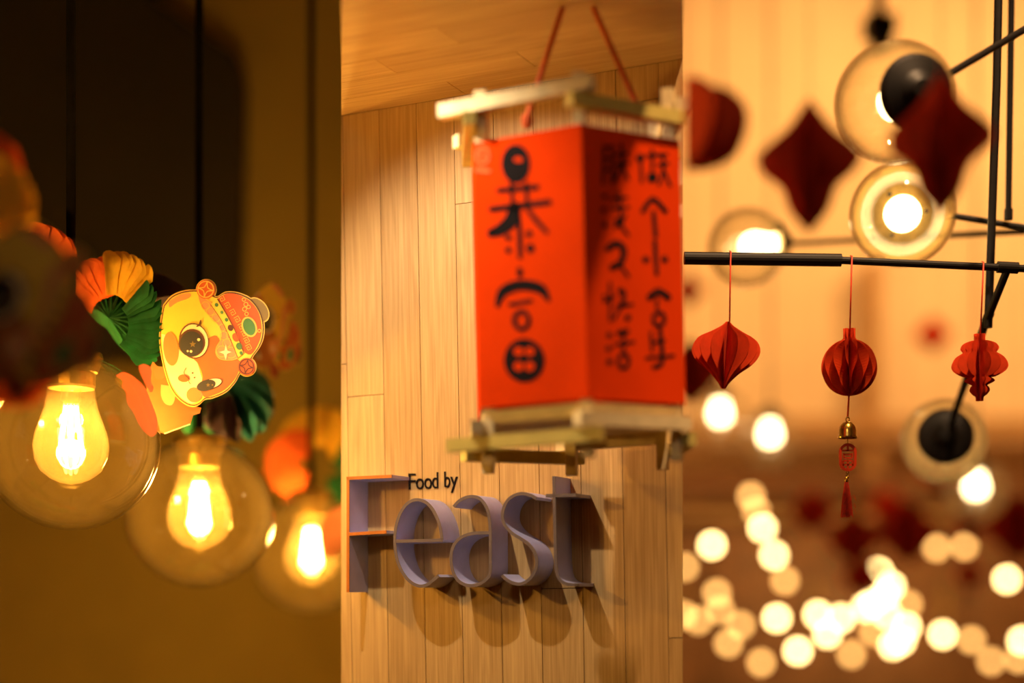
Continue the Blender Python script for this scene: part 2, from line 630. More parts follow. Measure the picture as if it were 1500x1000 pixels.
def glyph(ch, box, depth=0.004):
    """a small flat letter of the built-in type, fitted into a pixel box on the wall"""
    cu_ = bpy.data.curves.new('glyph', 'FONT')
    cu_.body = ch
    cu_.extrude = 0.02
    cu_.resolution_u = 4
    tmp = bpy.data.objects.new('glyph', cu_)
    COL.objects.link(tmp)
    dg = bpy.context.evaluated_depsgraph_get()
    me = tmp.evaluated_get(dg).to_mesh()
    vs_ = [v.co.copy() for v in me.vertices]
    fs = [tuple(p.vertices) for p in me.polygons]
    bpy.data.objects.remove(tmp)
    x0, x1 = min(v.x for v in vs_), max(v.x for v in vs_)
    y0, y1 = min(v.y for v in vs_), max(v.y for v in vs_)
    l, t_, r, b_ = box
    pl, pr = WALL.px(l, b_), WALL.px(r, b_)
    pt = WALL.px(l, t_)
    out = []
    for v in vs_:
        u = pl.x + (v.x - x0) / (x1 - x0) * (pr.x - pl.x)
        z = pl.z + (v.x - x0) / (x1 - x0) * (pr.z - pl.z) + (v.y - y0) / (y1 - y0) * (pt.z - pl.z)
        out.append(WM @ Vector((u, -0.0016 if v.z > 0 else 0.0, z)))
    return MB().add(out, fs)


for ch, box in (('F', (599.2, 693.3, 609.5, 717)), ('o', (610, 700.5, 621.3, 716.6)), ('o', (622.3, 700, 633, 716)), ('d', (633.6, 691.4, 642.4, 715)), ('b', (651.5, 690.5, 660, 714)), ('y', (660.4, 698, 671, 721.5))):
    g = glyph(ch, box)
    ob = g.obj('small_sign_letter', M_INK, loc=WM @ WALL.px(box[0], box[3]))
    if ch == 'o':
        tag(ob, 'small black letter o on oak wall between small F and d', 'letter', 'small black letters o')
    else:
        tag(ob, 'small black letter %s on oak wall above lavender letters' % ch, 'letter')

# ---------------------------------------------------------------- hexagonal red paper lantern
Z_N = 1.775
c_near_top, c_near_bot = px(851, 181, Z_N), px(861, 583, Z_N)
L_UP = (c_near_top - c_near_bot).normalized()
SIDE = 0.1404
aL, aR = math.radians(28), math.radians(32)
dl_ = Vector((-math.cos(aL), math.sin(aL), 0))
dr_ = Vector((math.cos(aR), math.sin(aR), 0))
L_UP0 = L_UP
hex2 = [Vector((0, 0, 0))]
ang = math.atan2(dr_.y, dr_.x)
for k in range(5):
    hex2.append(hex2[-1] + Vector((math.cos(ang), math.sin(ang), 0)) * SIDE)
    ang += PI / 3
# tilt the rings with the lantern's own lean (top towards the oak corner)
Q = Vector((0, 0, 1)).rotation_difference(L_UP0).to_matrix()
H = (c_near_top - c_near_bot).length
bot = [c_near_bot + Q @ p for p in hex2]
top = [p + L_UP * H for p in bot]
cen_b = sum(bot, Vector()) / 6
lantern = thing('paper_lantern', 'red hexagonal paper lantern with black brush characters hanging from orange cord', 'lantern', cen_b)
lo = lantern.location.copy()


def lp(mb, name, m, parent=lantern, smooth=False):
    mb.v = [p - lo for p in mb.v]
    return mb.obj(name, m, parent, smooth=smooth)


cen = lambda ring_: sum(ring_, Vector()) / 6
panels = []
for k in range(6):
    a, b = bot[k], bot[(k + 1) % 6]
    c, d = top[(k + 1) % 6], top[k]
    n_ = ((a + b) / 2 - cen_b).normalized()
    pm = MB().prism([a, b, c, d], [p - n_ * 0.0015 for p in (a, b, c, d)])
    panels.append(lp(pm, 'paper_panel', M_REDP))


class Strokes:
    def __init__(s, plane, fn, off):
        s.pl, s.fn, s.off, s.mb = plane, fn, off, MB()

    def disc(s, x, y, rx, ry=None, off=None, n=16, rot=0.0):
        ry = ry or rx
        off = off if off is not None else s.off
        ps = []
        for k in range(n):
            a = 2 * PI * k / n
            dx, dy = rx * math.cos(a), ry * math.sin(a)
            ps.append(s.pl.M @ s.pl.px(*s.fn(x + dx * math.cos(rot) - dy * math.sin(rot), y + dx * math.sin(rot) + dy * math.cos(rot)), off))
        s.mb.add(ps, [tuple(range(n))])

    def line(s, pts, w_, smooth=True):
        pts = [Vector(p) for p in pts]
        ws = list(w_) if isinstance(w_, (list, tuple)) else [w_] * len(pts)
        if smooth and len(pts) > 2:
            ws3 = smooth_path([Vector((k, 0)) for k in ws], 5)
            ws = [k.x for k in ws3]
            pts = smooth_path(pts, 5)
        m = len(pts)
        ps = []
        for i in range(m):
            t = (pts[min(i + 1, m - 1)] - pts[max(i - 1, 0)]).normalized()
            nn = Vector((-t.y, t.x)) * ws[i] / 2
            for sgn in (1, -1):
                q = pts[i] + nn * sgn
                ps.append(s.pl.M @ s.pl.px(*s.fn(q.x, q.y), s.off))
        s.mb.add(ps, [(2 * i, 2 * i + 1, 2 * i + 3, 2 * i + 2) for i in range(m - 1)])
        for i in (0, m - 1):
            s.disc(pts[i].x, pts[i].y, ws[i] / 2, n=10)

    def ring(s, x, y, rx, ry, w_):
        s.line([(x + rx * math.cos(a * PI / 10), y + ry * math.sin(a * PI / 10)) for a in range(21)], w_, False)


def face_plane(k):
    a, b = bot[k], bot[(k + 1) % 6]
    xr = (b - a).normalized()
    zr = L_UP
    inn = zr.cross(xr).normalized()
    return Plane(frame(xr, inn, zr, a))


PL = face_plane(5)     # left-hand face
PR = face_plane(0)
fL = lambda x, y: (680 + x / 2.564, 190 + y / 2.564)
fR = lambda x, y: (860 + x / 2.564, 190 + y / 2.564)


def char(plane, fn, panel, build, name='brush_character'):
    s = Strokes(plane, fn, 0.0007)
    build(s)
    return lp(s.mb, name, M_INK, panel)


def bao(s):
    s.disc(193, 128, 54, 74)
    s.line([(130, 228), (272, 215)], 20)
    s.line([(177, 195), (180, 290)], 13); s.line([(232, 200), (235, 275)], 13)
    s.line([(102, 298), (318, 272)], 22)
    s.line([(190, 290), (175, 340), (140, 372), (102, 388)], [44, 52, 46, 34])
    s.line([(235, 295), (270, 340), (310, 385)], [12, 18, 14])
    s.line([(203, 310), (207, 390), (209, 478)], [10, 18, 16])
    s.disc(165, 405, 12); s.disc(165, 452, 12); s.disc(243, 390, 13); s.disc(248, 445, 15, 18)


def fu(s):
    s.line([(208, 525), (208, 545)], 20)
    s.line([(124, 660), (145, 608), (210, 583), (285, 596), (316, 640)], [16, 36, 40, 38, 14])
    s.line([(172, 656), (250, 642)], 14)
    s.ring(215, 715, 27, 33, 17)
    s.disc(225, 866, 76, 82, n=28)


c1 = char(PL, fL, panels[5], bao)
c2 = char(PL, fL, panels[5], fu)
for c_, holes in ((c1, [(203, 112, 18, 10)]), (c2, [(204, 832, 19, 17), (246, 832, 19, 17), (204, 888, 19, 18), (246, 888, 19, 18)])):
    s = Strokes(PL, fL, 0.0011)
    for h in holes:
        s.disc(*h)
    lp(s.mb, 'character_counter', M_REDP, panels[5])
s = Strokes(PL, fL, 0.0007)
s.ring(68, 97, 24, 30, 9); s.line([(44, 150), (92, 155)], 14); s.line([(58, 85), (78, 110)], 8)
lp(s.mb, 'faint_stamp', mat('faint_orange_print', (0.80, 0.14, 0.02), 0.8, var=0.05), panels[5])

SMALL = [
    ([[(65, 60), (63, 130), (60, 200)], [(95, 60), (95, 200)], [(65, 65), (95, 65)], [(65, 110), (95, 108)], [(65, 150), (95, 148)], [(105, 95), (150, 90)], [(105, 130), (155, 125)], [(128, 55), (128, 130), (100, 190)], [(130, 135), (155, 185)]], [], []),
    ([[(95, 260), (150, 255)], [(95, 295), (155, 290)], [(120, 235), (130, 330)], [(145, 322), (105, 365)], [(115, 340), (155, 395)]], [(65, 250, 10), (62, 300, 10), (68, 358, 11), (122, 345, 18)], []),
    ([[(120, 500), (155, 550)]], [], [([(80, 445), (110, 425), (138, 450), (128, 495), (95, 515)], 24)]),
    ([[(86, 575), (88, 715)], [(66, 642), (105, 626)], [(110, 660), (170, 655)], [(130, 660), (102, 710)]], [(153, 705, 12), (66, 625, 8)], [([(122, 602), (138, 612), (134, 660)], 18)]),
    ([[(105, 805), (175, 796)], [(138, 770), (138, 835)]], [(85, 770, 11), (82, 820, 11), (85, 870, 12)], [([(120, 762), (150, 756)], 20), 'ring', (138, 868, 19, 27, 14)]),
    ([[(200, 110), (205, 195)], [(225, 96), (300, 92)], [(245, 75), (245, 150)], [(285, 92), (288, 150)], [(268, 132), (305, 126)], [(288, 150), (312, 210)], [(288, 150), (270, 205)]], [(200, 105, 16), (245, 178, 20)], []),
    ([], [], [([(210, 305), (235, 268), (255, 262), (295, 305)], 18), ([(250, 310), (258, 400)], 16)]),
    ([], [(221, 487, 13), (292, 485, 13)], [([(255, 420), (262, 540)], 16)]),
    ([[(263, 635), (263, 670)]], [], [([(236, 628), (268, 606), (305, 628)], 24), 'ring', (270, 710, 21, 25, 15)]),
    ([[(240, 760), (245, 830)], [(242, 800), (290, 790)], [(225, 856), (325, 848)]], [], [([(275, 755), (282, 870), (252, 890)], 17)]),
]
for thin, dots, thick in SMALL:
    def bld(s, thin=thin, dots=dots, thick=thick):
        for l in thin:
            s.line(l, 11)
        for x, y, r in dots:
            s.disc(x, y, r, n=12)
        it = iter(thick)
        for k in it:
            if k == 'ring':
                s.ring(*next(it))
            else:
                s.line(*k)
    char(PR, fR, panels[0], bld)

# stick frame: bars crossing beyond the corners, posts at the corners
ST = 0.015


def stick_ring(ring_, off, flip):
    c = cen(ring_)
    for k in range(6):
        a, b = ring_[k], ring_[(k + 1) % 6]
        e = (b - a).normalized()
        hgt = off + (0.012 if (k % 2 == flip) else -0.006)
        out = ((a + b) / 2 - c).normalized() * 0.004
        if k in (0, 5):
            ex0 = 0.018 if k == 0 else 0.040
            ex1 = 0.000 if k == 0 else 0.018
        else:
            ex0 = ex1 = 0.004 if k == 1 else 0.02
        lp(MB().bar(a - e * ex0 + out + L_UP * hgt, b + e * ex1 + out + L_UP * hgt, ST, ST * 1.05, L_UP), 'stick', M_PALE if k % 2 == flip else M_PALEY)


stick_ring(top, 0.030, 1)
stick_ring(bot, -0.036, 0)
for k in range(6):
    inn = (cen(bot) - bot[k]).normalized() * 0.013
    for ring_, z0, z1 in ((top, -0.012, 0.062), (bot, 0.012, -0.066)):
        lp(MB().bar(ring_[k] + inn + L_UP * z0, ring_[k] + inn + L_UP * z1, ST * 0.9, ST * 0.9, (0.3, 1, 0)), 'post', M_PALE)
lp(MB().prism([p + L_UP * -0.004 + (cen(bot) - p).normalized() * 0.003 for p in bot], [p + L_UP * -0.018 + (cen(bot) - p).normalized() * 0.010 for p in bot]), 'base_trim', M_PALE)
# hanging cord: from two bars up to the soffit
SOFF = (WM @ Vector((0, 0, V_TOP))).z
hooks = []
for (x0, y0, x1), zc in (((772, 172, 820), 1.88), ((936, 160, 875), 1.88)):
    b0 = px(x0, y0, zc)
    # the soffit point straight along the cord
    P1 = px(x1, 24, zc)
    dirv = (P1 - b0)
    lz = WMI @ b0
    ld_ = WMI.to_3x3() @ dirv
    t = (V_TOP - 0.0005 - lz.z) / ld_.z
    e = b0 + dirv * t
    lp(MB().tube([b0 - Vector((0, 0, 0.012)), b0, b0.lerp(e, 0.5), e], 0.0034, 8), 'hanging_cord', M_CORD, smooth=True)
    lp(MB().tube([b0 + Vector((0.005 * math.cos(a * PI / 6), 0.0, 0.008 * math.sin(a * PI / 6) - 0.004)) for a in range(13)], 0.0022, 8), 'cord_loop', M_CORD, smooth=True)

# ---------------------------------------------------------------- lamps
BULB = [(0.245, 0.0), (0.25, 0.08), (0.27, 0.2), (0.315, 0.33), (0.365, 0.47), (0.388, 0.6), (0.37, 0.74), (0.31, 0.86), (0.21, 0.94), (0.10, 0.985), (0.0, 1.0)]


def pendant(cx_, cy_, r_px, d, label, energy, stem_r=0.0065, bulb_h=None):
    """clear globe on a black stem, filament bulb under a brass collar"""
    c = px(cx_, cy_, d)
    R = r_px * d / FPX
    t = thing('globe_pendant', label, 'lamp', c, 'globe pendants on black stems')
    k = R / 128.0
    mo = 0.30
    # globe with an opening at the top
    prof = [(R * math.sin(PI - a), R * math.cos(PI - a)) for a in [(PI - 0.33) * i / 30 for i in range(31)]]
    inner = [(r * 0.965, z * 0.965) for r, z in prof]
    MB().lathe(prof, None, 48).lathe(inner, None, 48).obj('glass_globe', G_GLOBE, t, smooth=True)
    zt = 108 * k
    col = MB().lathe([(0.0, 78 * k), (33 * k, 78 * k), (35 * k, 82 * k), (35 * k, 100 * k), (38 * k, 102 * k), (46 * k, 122 * k), (44 * k, 130 * k), (14 * k, 137 * k), (stem_r, 145 * k)], None, 28)
    col.obj('socket_collar', M_BRASS, t, smooth=False)
    MB().tube([(0, 0, 140 * k), (0, 0, HC - c.z - 0.001)], stem_r, 12).obj('stem', M_MATTE, t, smooth=True)
    MB().lathe([(0.05, HC - c.z - 0.001), (0.05, HC - c.z - 0.02), (0.01, HC - c.z - 0.03)], None, 20).obj('ceiling_rose', M_BLACK, t)
    hb = 140 * k
    Mb = frame((1, 0, 0), (0, -1, 0), (0, 0, -1), (0, 0, 79 * k))
    b = MB().lathe([(r * hb, z * hb) for r, z in BULB], Mb, 32).obj('bulb', G_BULB, t, smooth=True)
    MB().lathe([(0.0, -0.004), (0.10 * hb, -0.002), (0.11 * hb, 0.13 * hb), (0.05 * hb, 0.17 * hb), (0.03 * hb, 0.66 * hb), (0.0, 0.67 * hb)], Mb, 14).obj('glass_stem', G_BULB, b, smooth=True)
    for i in range(6):
        a = 2 * PI * i / 6 + 0.3
        p0 = Mb @ Vector((0.13 * hb * math.cos(a), 0.13 * hb * math.sin(a), 0.70 * hb))
        p1 = Mb @ Vector((0.06 * hb * math.cos(a), 0.06 * hb * math.sin(a), 0.19 * hb))
        MB().tube([p0, p1], 0.020 * hb, 8).obj('filament', E_FIL, b, smooth=True)
    ln = 'bulb_light' if cx_ + r_px > 0 else 'bulb_light_offscreen'
    ld = bpy.data.lights.new(ln, 'POINT')
    ld.energy = energy
    ld.color = (1.0, 0.60, 0.16)
    ld.shadow_soft_size = 0.02
    lo_ = bpy.data.objects.new(ln, ld)
    COL.objects.link(lo_)
    lo_.parent = t
    lo_.location = (0, 0, 79 * k - 0.45 * hb)
    return t


pendant(104, 648, 129, 2.15, 'clear globe pendant with sharply seen filament bulb beneath the animal head card', 21)
pendant(292, 752, 110, 2.50, 'clear globe pendant behind the animal head card, between two other globes', 21)
pendant(-205, 470, 158, 1.75, 'clear globe pendant at the end of the row away from the oak wall', 21)
pendant(456, 812, 90, 3.05, 'clear globe pendant beside the oak wall at the end of the row', 21)

# ---------------------------------------------------------------- honeycomb paper
def honeycomb(prof, n, waves, amp=0.9, phase=0.0, a0=0.0, a1=2 * PI, cols=3, rows=26, M=None, inner=0.0, top_open=0.0):
    """sheets radiating from an axis, each bent to and fro so that neighbours touch in turn.
    prof: list of (t 0..1 from bottom, radius, height)"""
    P = smooth_path([Vector((r, z)) for r, z in prof], max(2, rows // (len(prof) - 1)))
    m = len(P)
    L = [0.0]
    for i in range(1, m):
        L.append(L[-1] + (P[i] - P[i - 1]).length)
    mb = MB()
    st = (a1 - a0) / n
    M = M or Matrix.Identity(4)
    for k in range(n):
        base = a0 + (k + 0.5) * st
        vs_, fs = [], []
        for i in range(m):
            t = L[i] / L[-1]
            dlt = st / 2 * amp * math.cos(2 * PI * waves * t + phase) * (1 if k % 2 else -1)
            for j in range(cols):
                s_ = inner + (1 - inner) * j / (cols - 1)
                an = base + dlt * (0.2 + 0.8 * s_)
                r = max(P[i].x, 0.0) * s_
                vs_.append(M @ Vector((r * math.cos(an), r * math.sin(an), P[i].y)))
        for i in range(m - 1):
            for j in range(cols - 1):
                a = i * cols + j
                fs.append((a, a + 1, a + 1 + cols, a + cols))
        mb.add(vs_, fs)
    return mb


S2 = FOCUS / FPX     # metres per photo pixel in the plane of focus


def rod_y(x):
    return 378 + (x - 1000) * 3 / 232 if x < 1232 else 381 + (x - 1232) * 12 / 268


def thread(mb, x, y0, x1, y1, d, r=0.0011):
    mb.tube([px(x, y0, d), px(x1, y1, d)], r, 6)


# onion-shaped ornament
def prof_px(cx_, pts):
    """(half width px, y px) from bottom to top -> metres about (cx, y_ref)"""
    return [(w_ * S2, -y * S2) for w_, y in pts]


ROD_R = 9 * S2
t = thing('honeycomb_ornament', 'red onion-shaped pleated paper ornament hanging from black rod', 'ornament', px(1063, 520, FOCUS))
honeycomb([(3.5 * S2, -49 * S2), (8 * S2, -41 * S2), (22 * S2, -26 * S2), (42 * S2, -10 * S2), (50 * S2, 6 * S2), (44 * S2, 22 * S2), (25 * S2, 33 * S2), (9 * S2, 43 * S2), (3 * S2, 49 * S2)], 32, 0.5, 0.9, PI / 2, M=Matrix.Rotation(math.radians(4), 4, 'Y')).obj('pleated_paper', M_ORN, t)
mb = MB(); mb.tube([(5 * S2, -0.005, 48 * S2), (6 * S2, -0.0095, (520 - rod_y(1069) + 9) * S2), (6 * S2, 0, (520 - rod_y(1069) + 11) * S2)], 0.0011, 6)
mb.obj('thread', M_SILK, t, smooth=True)

t2 = thing('honeycomb_ornament', 'round red honeycomb paper ball with brass bell, charm and tassel below', 'ornament', px(1244, 531, FOCUS))
ball = [(40.5 * S2 * math.sin(a), -40.5 * 1.17 * S2 * math.cos(a) * 1.0) for a in [0.07 + (PI - 0.25) * i / 14 for i in range(15)]]
ball = [(r, z * 0.88 - 7 * S2) for r, z in ball]
honeycomb(ball, 26, 1.5, 0.97, 0.0).obj('honeycomb_ball', M_ORN, t2)
honeycomb([(11 * S2, 30 * S2), (10.5 * S2, 35 * S2), (9 * S2, 36 * S2), (9 * S2, 50 * S2)], 18, 0.5, 0.9, rows=6).obj('paper_neck', M_ORN, t2)
mb = MB(); mb.tube([(0, -0.004, 46 * S2), (2 * S2, -0.0085, (531 - rod_y(1246) + 5) * S2), (2 * S2, 0, (531 - rod_y(1246) + 7) * S2)], 0.0011, 6)
mb.tube([(-1 * S2, -0.003, -46 * S2), (-3 * S2, -0.003, -80 * S2)], 0.0013, 6)
mb.obj('thread', M_SILK, t2, smooth=True)
y = lambda v: -(v - 531) * S2
bx_ = -3 * S2
bell = MB().lathe([(13.5 * S2, y(642)), (14.2 * S2, y(641)), (13.0 * S2, y(638)), (12.6 * S2, y(630)), (11 * S2, y(624)), (7 * S2, y(619)), (2.5 * S2, y(617.5)), (0, y(617))], Matrix.Translation((bx_, -0.003, 0)), 28).obj('brass_bell', M_GOLD, t2, smooth=True)
mb = MB().tube([(bx_ + 2.6 * S2 * math.cos(a * PI / 8), -0.003, y(614.5) + 3 * S2 * math.sin(a * PI / 8)) for a in range(17)], 0.0009, 6)
mb.obj('bell_loop', M_GOLD, t2, smooth=True)
mb = MB().tube([(bx_, -0.003, y(638)), (bx_, -0.003, y(650))], 0.0009, 6)
mb.obj('link', M_GOLD, t2)


def oval_ring(w_, h_, cx_, cz, n=28):
    """stadium outline"""
    out = []
    for k in range(n):
        a = 2 * PI * k / n
        out.append((cx_ + w_ * math.cos(a), cz + (h_ - w_) * (1 if math.sin(a) >= 0 else -1) + w_ * math.sin(a)))
    return out


cm = MB()
o1 = oval_ring(12.8 * S2, 20.5 * S2, bx_, y(670))
o2 = oval_ring(9.0 * S2, 16.5 * S2, bx_, y(670))
n = len(o1)
vv = [(x, -0.0055, z) for x, z in o1] + [(x, -0.0055, z) for x, z in o2] + [(x, -0.0015, z) for x, z in o1] + [(x, -0.0015, z) for x, z in o2]
ff = []
for i in range(n):
    j = (i + 1) % n
    ff += [(i, j, n + j, n + i), (2 * n + j, 2 * n + i, 3 * n + i, 3 * n + j), (i, 2 * n + i, 2 * n + j, j), (n + i, n + j, 3 * n + j, 3 * n + i)]
cm.add(vv, ff)
for x0, y0, x1, y1 in ((1241, 653, 1241, 661), (1233, 660, 1250, 660), (1235, 664, 1235, 671), (1247, 664, 1247, 671), (1235, 666, 1247, 666), (1235, 671, 1247, 671), (1234, 675, 1234, 686), (1241, 675, 1241, 687), (1248, 675, 1248, 686), (1234, 675, 1248, 675), (1233, 681, 1249, 681)):
    cm.bar(((x0 - 1244) * S2, -0.0035, y(y0)), ((x1 - 1244) * S2, -0.0035, y(y1)), 0.0024, 0.0034, (0, 1, 0))
cm.obj('openwork_charm', M_CHARM, t2)
mb = MB()
for zc in (692, 696.5, 701):
    mb.tube([(bx_ - 0.3 * S2 + 2.0 * S2 * math.cos(a * PI / 6), -0.0035, y(zc) + 2.8 * S2 * math.sin(a * PI / 6)) for a in range(13)], 0.0007, 5)
mb.obj('chain_link', M_GOLD, t2, smooth=True)
ts = thing('tassel', '', '')
for k_ in ('label', 'category'):
    del ts[k_]
ts.parent = t2
MB().lathe([(2.2 * S2, y(707)), (3.0 * S2, y(706)), (2.8 * S2, y(699)), (0, y(698))], Matrix.Translation((bx_ - 2 * S2, -0.0035, 0)), 14).obj('tassel_cap', M_GOLD, ts, smooth=True)
mb = MB()
for k in range(70):
    a, rr = random.uniform(0, 2 * PI), math.sqrt(random.random())
    x0, z0 = bx_ - 2 * S2 + 2.2 * S2 * rr * math.cos(a), y(705)
    x1 = bx_ - 2 * S2 + 9.5 * S2 * rr * math.cos(a)
    mb.tube([(x0, -0.0035 + 0.002 * rr * math.sin(a), z0), (0.55 * x1 + 0.45 * x0, -0.0035 + 0.006 * rr * math.sin(a), y(728)), (x1, -0.0035 + 0.009 * rr * math.sin(a), y(756 + random.uniform(-3, 2)))], 0.0008, 4, False)
for k in range(5):
    z = random.uniform(728, 750)
    mb.tube([(bx_ + 3 * S2, -0.006, y(z)), (bx_ + 9 * S2, -0.006, y(z - 3)), (bx_ + (11 + k % 2) * S2, -0.006, y(z + 3))], 0.0003, 4, False)
mb.obj('tassel_strands', M_SILK, ts)

t3 = thing('honeycomb_ornament', 'small red tiered lantern-shaped paper ornament hanging beside black rod joint', 'ornament', px(1435, 538, FOCUS))
tier = [(5.5, -49), (6, -43), (10, -40), (14.5, -34), (13, -28.5), (11, -26), (20.5, -21), (21, -18), (16.5, -14.5), (26, -12), (37, -5), (40.5, 3), (36, 13), (26, 20), (24, 22), (27.5, 28), (24, 34), (15, 38), (8.5, 39.5), (8.5, 49)]
honeycomb([(a * S2, b * S2) for a, b in tier], 30, 0.5, 0.9, PI / 2, rows=60).obj('pleated_paper', M_ORN, t3)
mb = MB(); mb.tube([(0.5 * S2, -0.002, 48 * S2), (3.5 * S2, -0.0075, (538 - rod_y(1438) + 5) * S2), (3.5 * S2, 0, (538 - rod_y(1438) + 7) * S2)], 0.0011, 6)
mb.obj('thread', M_SILK, t3, smooth=True)

# ---------------------------------------------------------------- black rod chandelier of the right hall
ch = thing('rod_chandelier', 'black metal rod chandelier with long horizontal tube and slanting arms', 'chandelier', px(1232, 381, FOCUS))
co = ch.location.copy()


def rod(name, pts, r_px_, seg=12):
    P = [px(x, y_, d) - co for x, y_, d in pts]
    dm = sum(p[2] for p in pts) / len(pts)
    return MB().tube(P, r_px_ * dm / FPX, seg).obj(name, M_BLACK, ch, smooth=False)


rod('thick_tube', [(1002, 378, 2.2), (1232, 381, 2.2)], 9.5, 16)
rod('thin_tube', [(1228, 381, 2.2), (1560, 396, 2.2)], 5.5)
rod('tube_collar', [(1461, 391, 2.2), (1491, 392.5, 2.2)], 8.5, 16)
rod('upright', [(1463, -30, 2.25), (1460, 120, 2.25), (1447.5, 480, 2.25)], 6)
rod('upright', [(1482, -30, 2.32), (1477, 320, 2.32)], 4.6)
rod('upright_end', [(1477.5, 306, 2.32), (1477, 322, 2.32)], 6.2)
rod('arm', [(1384, 112, 1.98), (1560, 8, 2.16)], 5.5)
rod('arm', [(1396, 316, 2.36), (1480, 330, 2.34), (1560, 342, 2.30)], 4.6)
rod('arm', [(1150, 357, 3.0), (1560, 336, 2.46)], 4.2)
rod('arm', [(1475, 396, 2.2), (1447, 466, 2.25), (1441, 480, 2.27)], 5.8)
rod('arm_joint', [(1450, 458, 2.25), (1445, 470, 2.26)], 7.2)
rod('arm', [(1443, 474, 2.27), (1392, 625, 2.68)], 5.6)
rod('ceiling_stem', [(1463, -28, 2.25), (1463, -360, 2.25), (1463, -2830, 2.25)], 6)


def hall_globe(cx_, cy_, r_px_, d, axis, label, plate=0.6, energy=0.6):
    """clear ball lamp held by a black plate; axis points from the ball to the plate"""
    c = px(cx_, cy_, d)
    R = r_px_ * d / FPX
    ax = Vector(axis).normalized()
    M = axis_frame(ax, (0, 0, 0))
    a_o = math.asin(plate * 0.92)
    prof = [(R * math.sin(PI - a), R * math.cos(PI - a)) for a in [(PI - a_o) * i / 28 for i in range(29)]]
    t = MB().lathe(prof, M, 48).lathe([(r * 0.95, z * 0.95) for r, z in prof], M, 48).obj('ball_lamp', G_HALL, ch, smooth=True)
    t.location = c - co
    t['label'] = label
    zp = R * math.cos(a_o)
    pl_ = MB().lathe([(0.0, zp - 0.05 * R), (plate * R, zp - 0.04 * R), (plate * R * 1.02, zp + 0.02 * R), (plate * R * 0.9, zp + 0.10 * R), (0.32 * R, zp + 0.18 * R), (0.15 * R, zp + 0.30 * R), (0.0, zp + 0.31 * R)], M, 32).obj('black_plate', M_BLACK, t, smooth=False)
    for k in range(3):
        a = 2 * PI * k / 3 + 0.7
        q = M @ Vector((0.45 * R * math.cos(a), 0.45 * R * math.sin(a), zp - 0.05 * R))
        MB().tube([q, q - ax * 0.05 * R], 0.05 * R, 10).obj('screw', M_BLACK, t)
    MB().lathe([(plate * R * 0.97, zp - 0.05 * R), (plate * R * 0.97, zp - 0.07 * R), (0.3 * R, zp - 0.09 * R), (0.0, zp - 0.09 * R)], M, 32).obj('brass_liner', M_BRASS, t)
    hb = 0.95 * R
    Mb = M @ frame((1, 0, 0), (0, -1, 0), (0, 0, -1), (0, 0, zp - 0.09 * R))
    MB().lathe([(r * hb * 0.95, z * hb) for r, z in BULB], Mb, 24).obj('bulb', E_HOT, t, smooth=True)
    return t


hall_globe(1311, 150, 88, 1.98, (0.15, -0.93, -0.11), 'clear ball lamp with black plate towards the red ornaments, topmost of chandelier')
hall_globe(1322, 313, 77, 2.36, (0.24, 0.94, 0.24), 'clear ball lamp showing its bulb and brass plate, just above the black tube')
hall_globe(1094, 362, 57, 3.0, (0.97, 0.05, 0.16), 'clear ball lamp behind the thick black tube, plate to its side', 0.55)
hall_globe(1383, 646, 63, 2.72, (-0.22, -0.95, 0.04), 'clear ball lamp under slanting arm, black plate in front', 0.62)

# small ceiling box far above in the hall
t = thing('ceiling_box', 'small black lamp box on a stem far behind topmost ball lamp', 'lamp', px(1288, 40, 4.2))
MB().box((0, 0, 0), (0.075, 0.075, 0.05)).obj('box_body', M_BLACK, t)
MB().tube([(0, 0, 0), (-0.02, 0, HC - px(1288, 40, 4.2).z)], 0.016, 10).obj('stem', mat('brown_metal', (0.12, 0.07, 0.03), 0.5), t)
MB().box((0.0, -0.02, -0.045), (0.05, 0.05, 0.05)).obj('lamp_head', M_BLACK, t)

# ---------------------------------------------------------------- near dark red ornaments, close to the camera
ZF = 1.52
SF = ZF / FPX


def near_ornament(cx_, cy_, label, prof, top_y, a0=0.0, a1=2 * PI, n=22):
    t = thing('near_ornament', label, 'ornament', px(cx_, cy_, ZF), 'deep red ornaments hanging before the chandelier')
    honeycomb([(a * SF, b * SF) for a, b in prof], n, 1.0, 0.9, 0.0, a0, a1).obj('honeycomb_paper', M_ORN, t)
    MB().tube([(0, 0, prof[-1][1] * SF - 0.004), (0, 0, HC - px(cx_, cy_, ZF).z)], 0.0005, 5).obj('thread', M_SILK, t)
    return t


star = [(3, -100), (10, -92), (30, -66), (38, -40), (50, -24), (72, -6), (76, 8), (64, 24), (38, 46), (22, 66), (7, 88), (3, 94)]
near_ornament(1185, 240, 'deep red diamond-shaped paper ornament hanging by itself beside the topmost ball lamp', star, 0)
near_ornament(1378, 208, 'deep red diamond-shaped paper ornament hanging in front of the two upper ball lamps', [(a * 1.0, b * 1.06) for a, b in star], 0)
near_ornament(1003, 178, 'rounded deep red paper ornament opened halfway, hanging beside the oak bay', [(3, -64), (50, -62), (78, -45), (91, -15), (90, 12), (76, 32), (48, 42), (30, 58), (3, 62)], 0, -PI / 2 + 0.12, PI / 2 - 0.12, 12)

# ---------------------------------------------------------------- far end of the right hall
def far_bar(name, x0, y0, x1, y1, d, t_, m):
    return px_prism([(x0, y1), (x1, y1), (x1, y0), (x0, y0)], d, t_).obj(name, m)


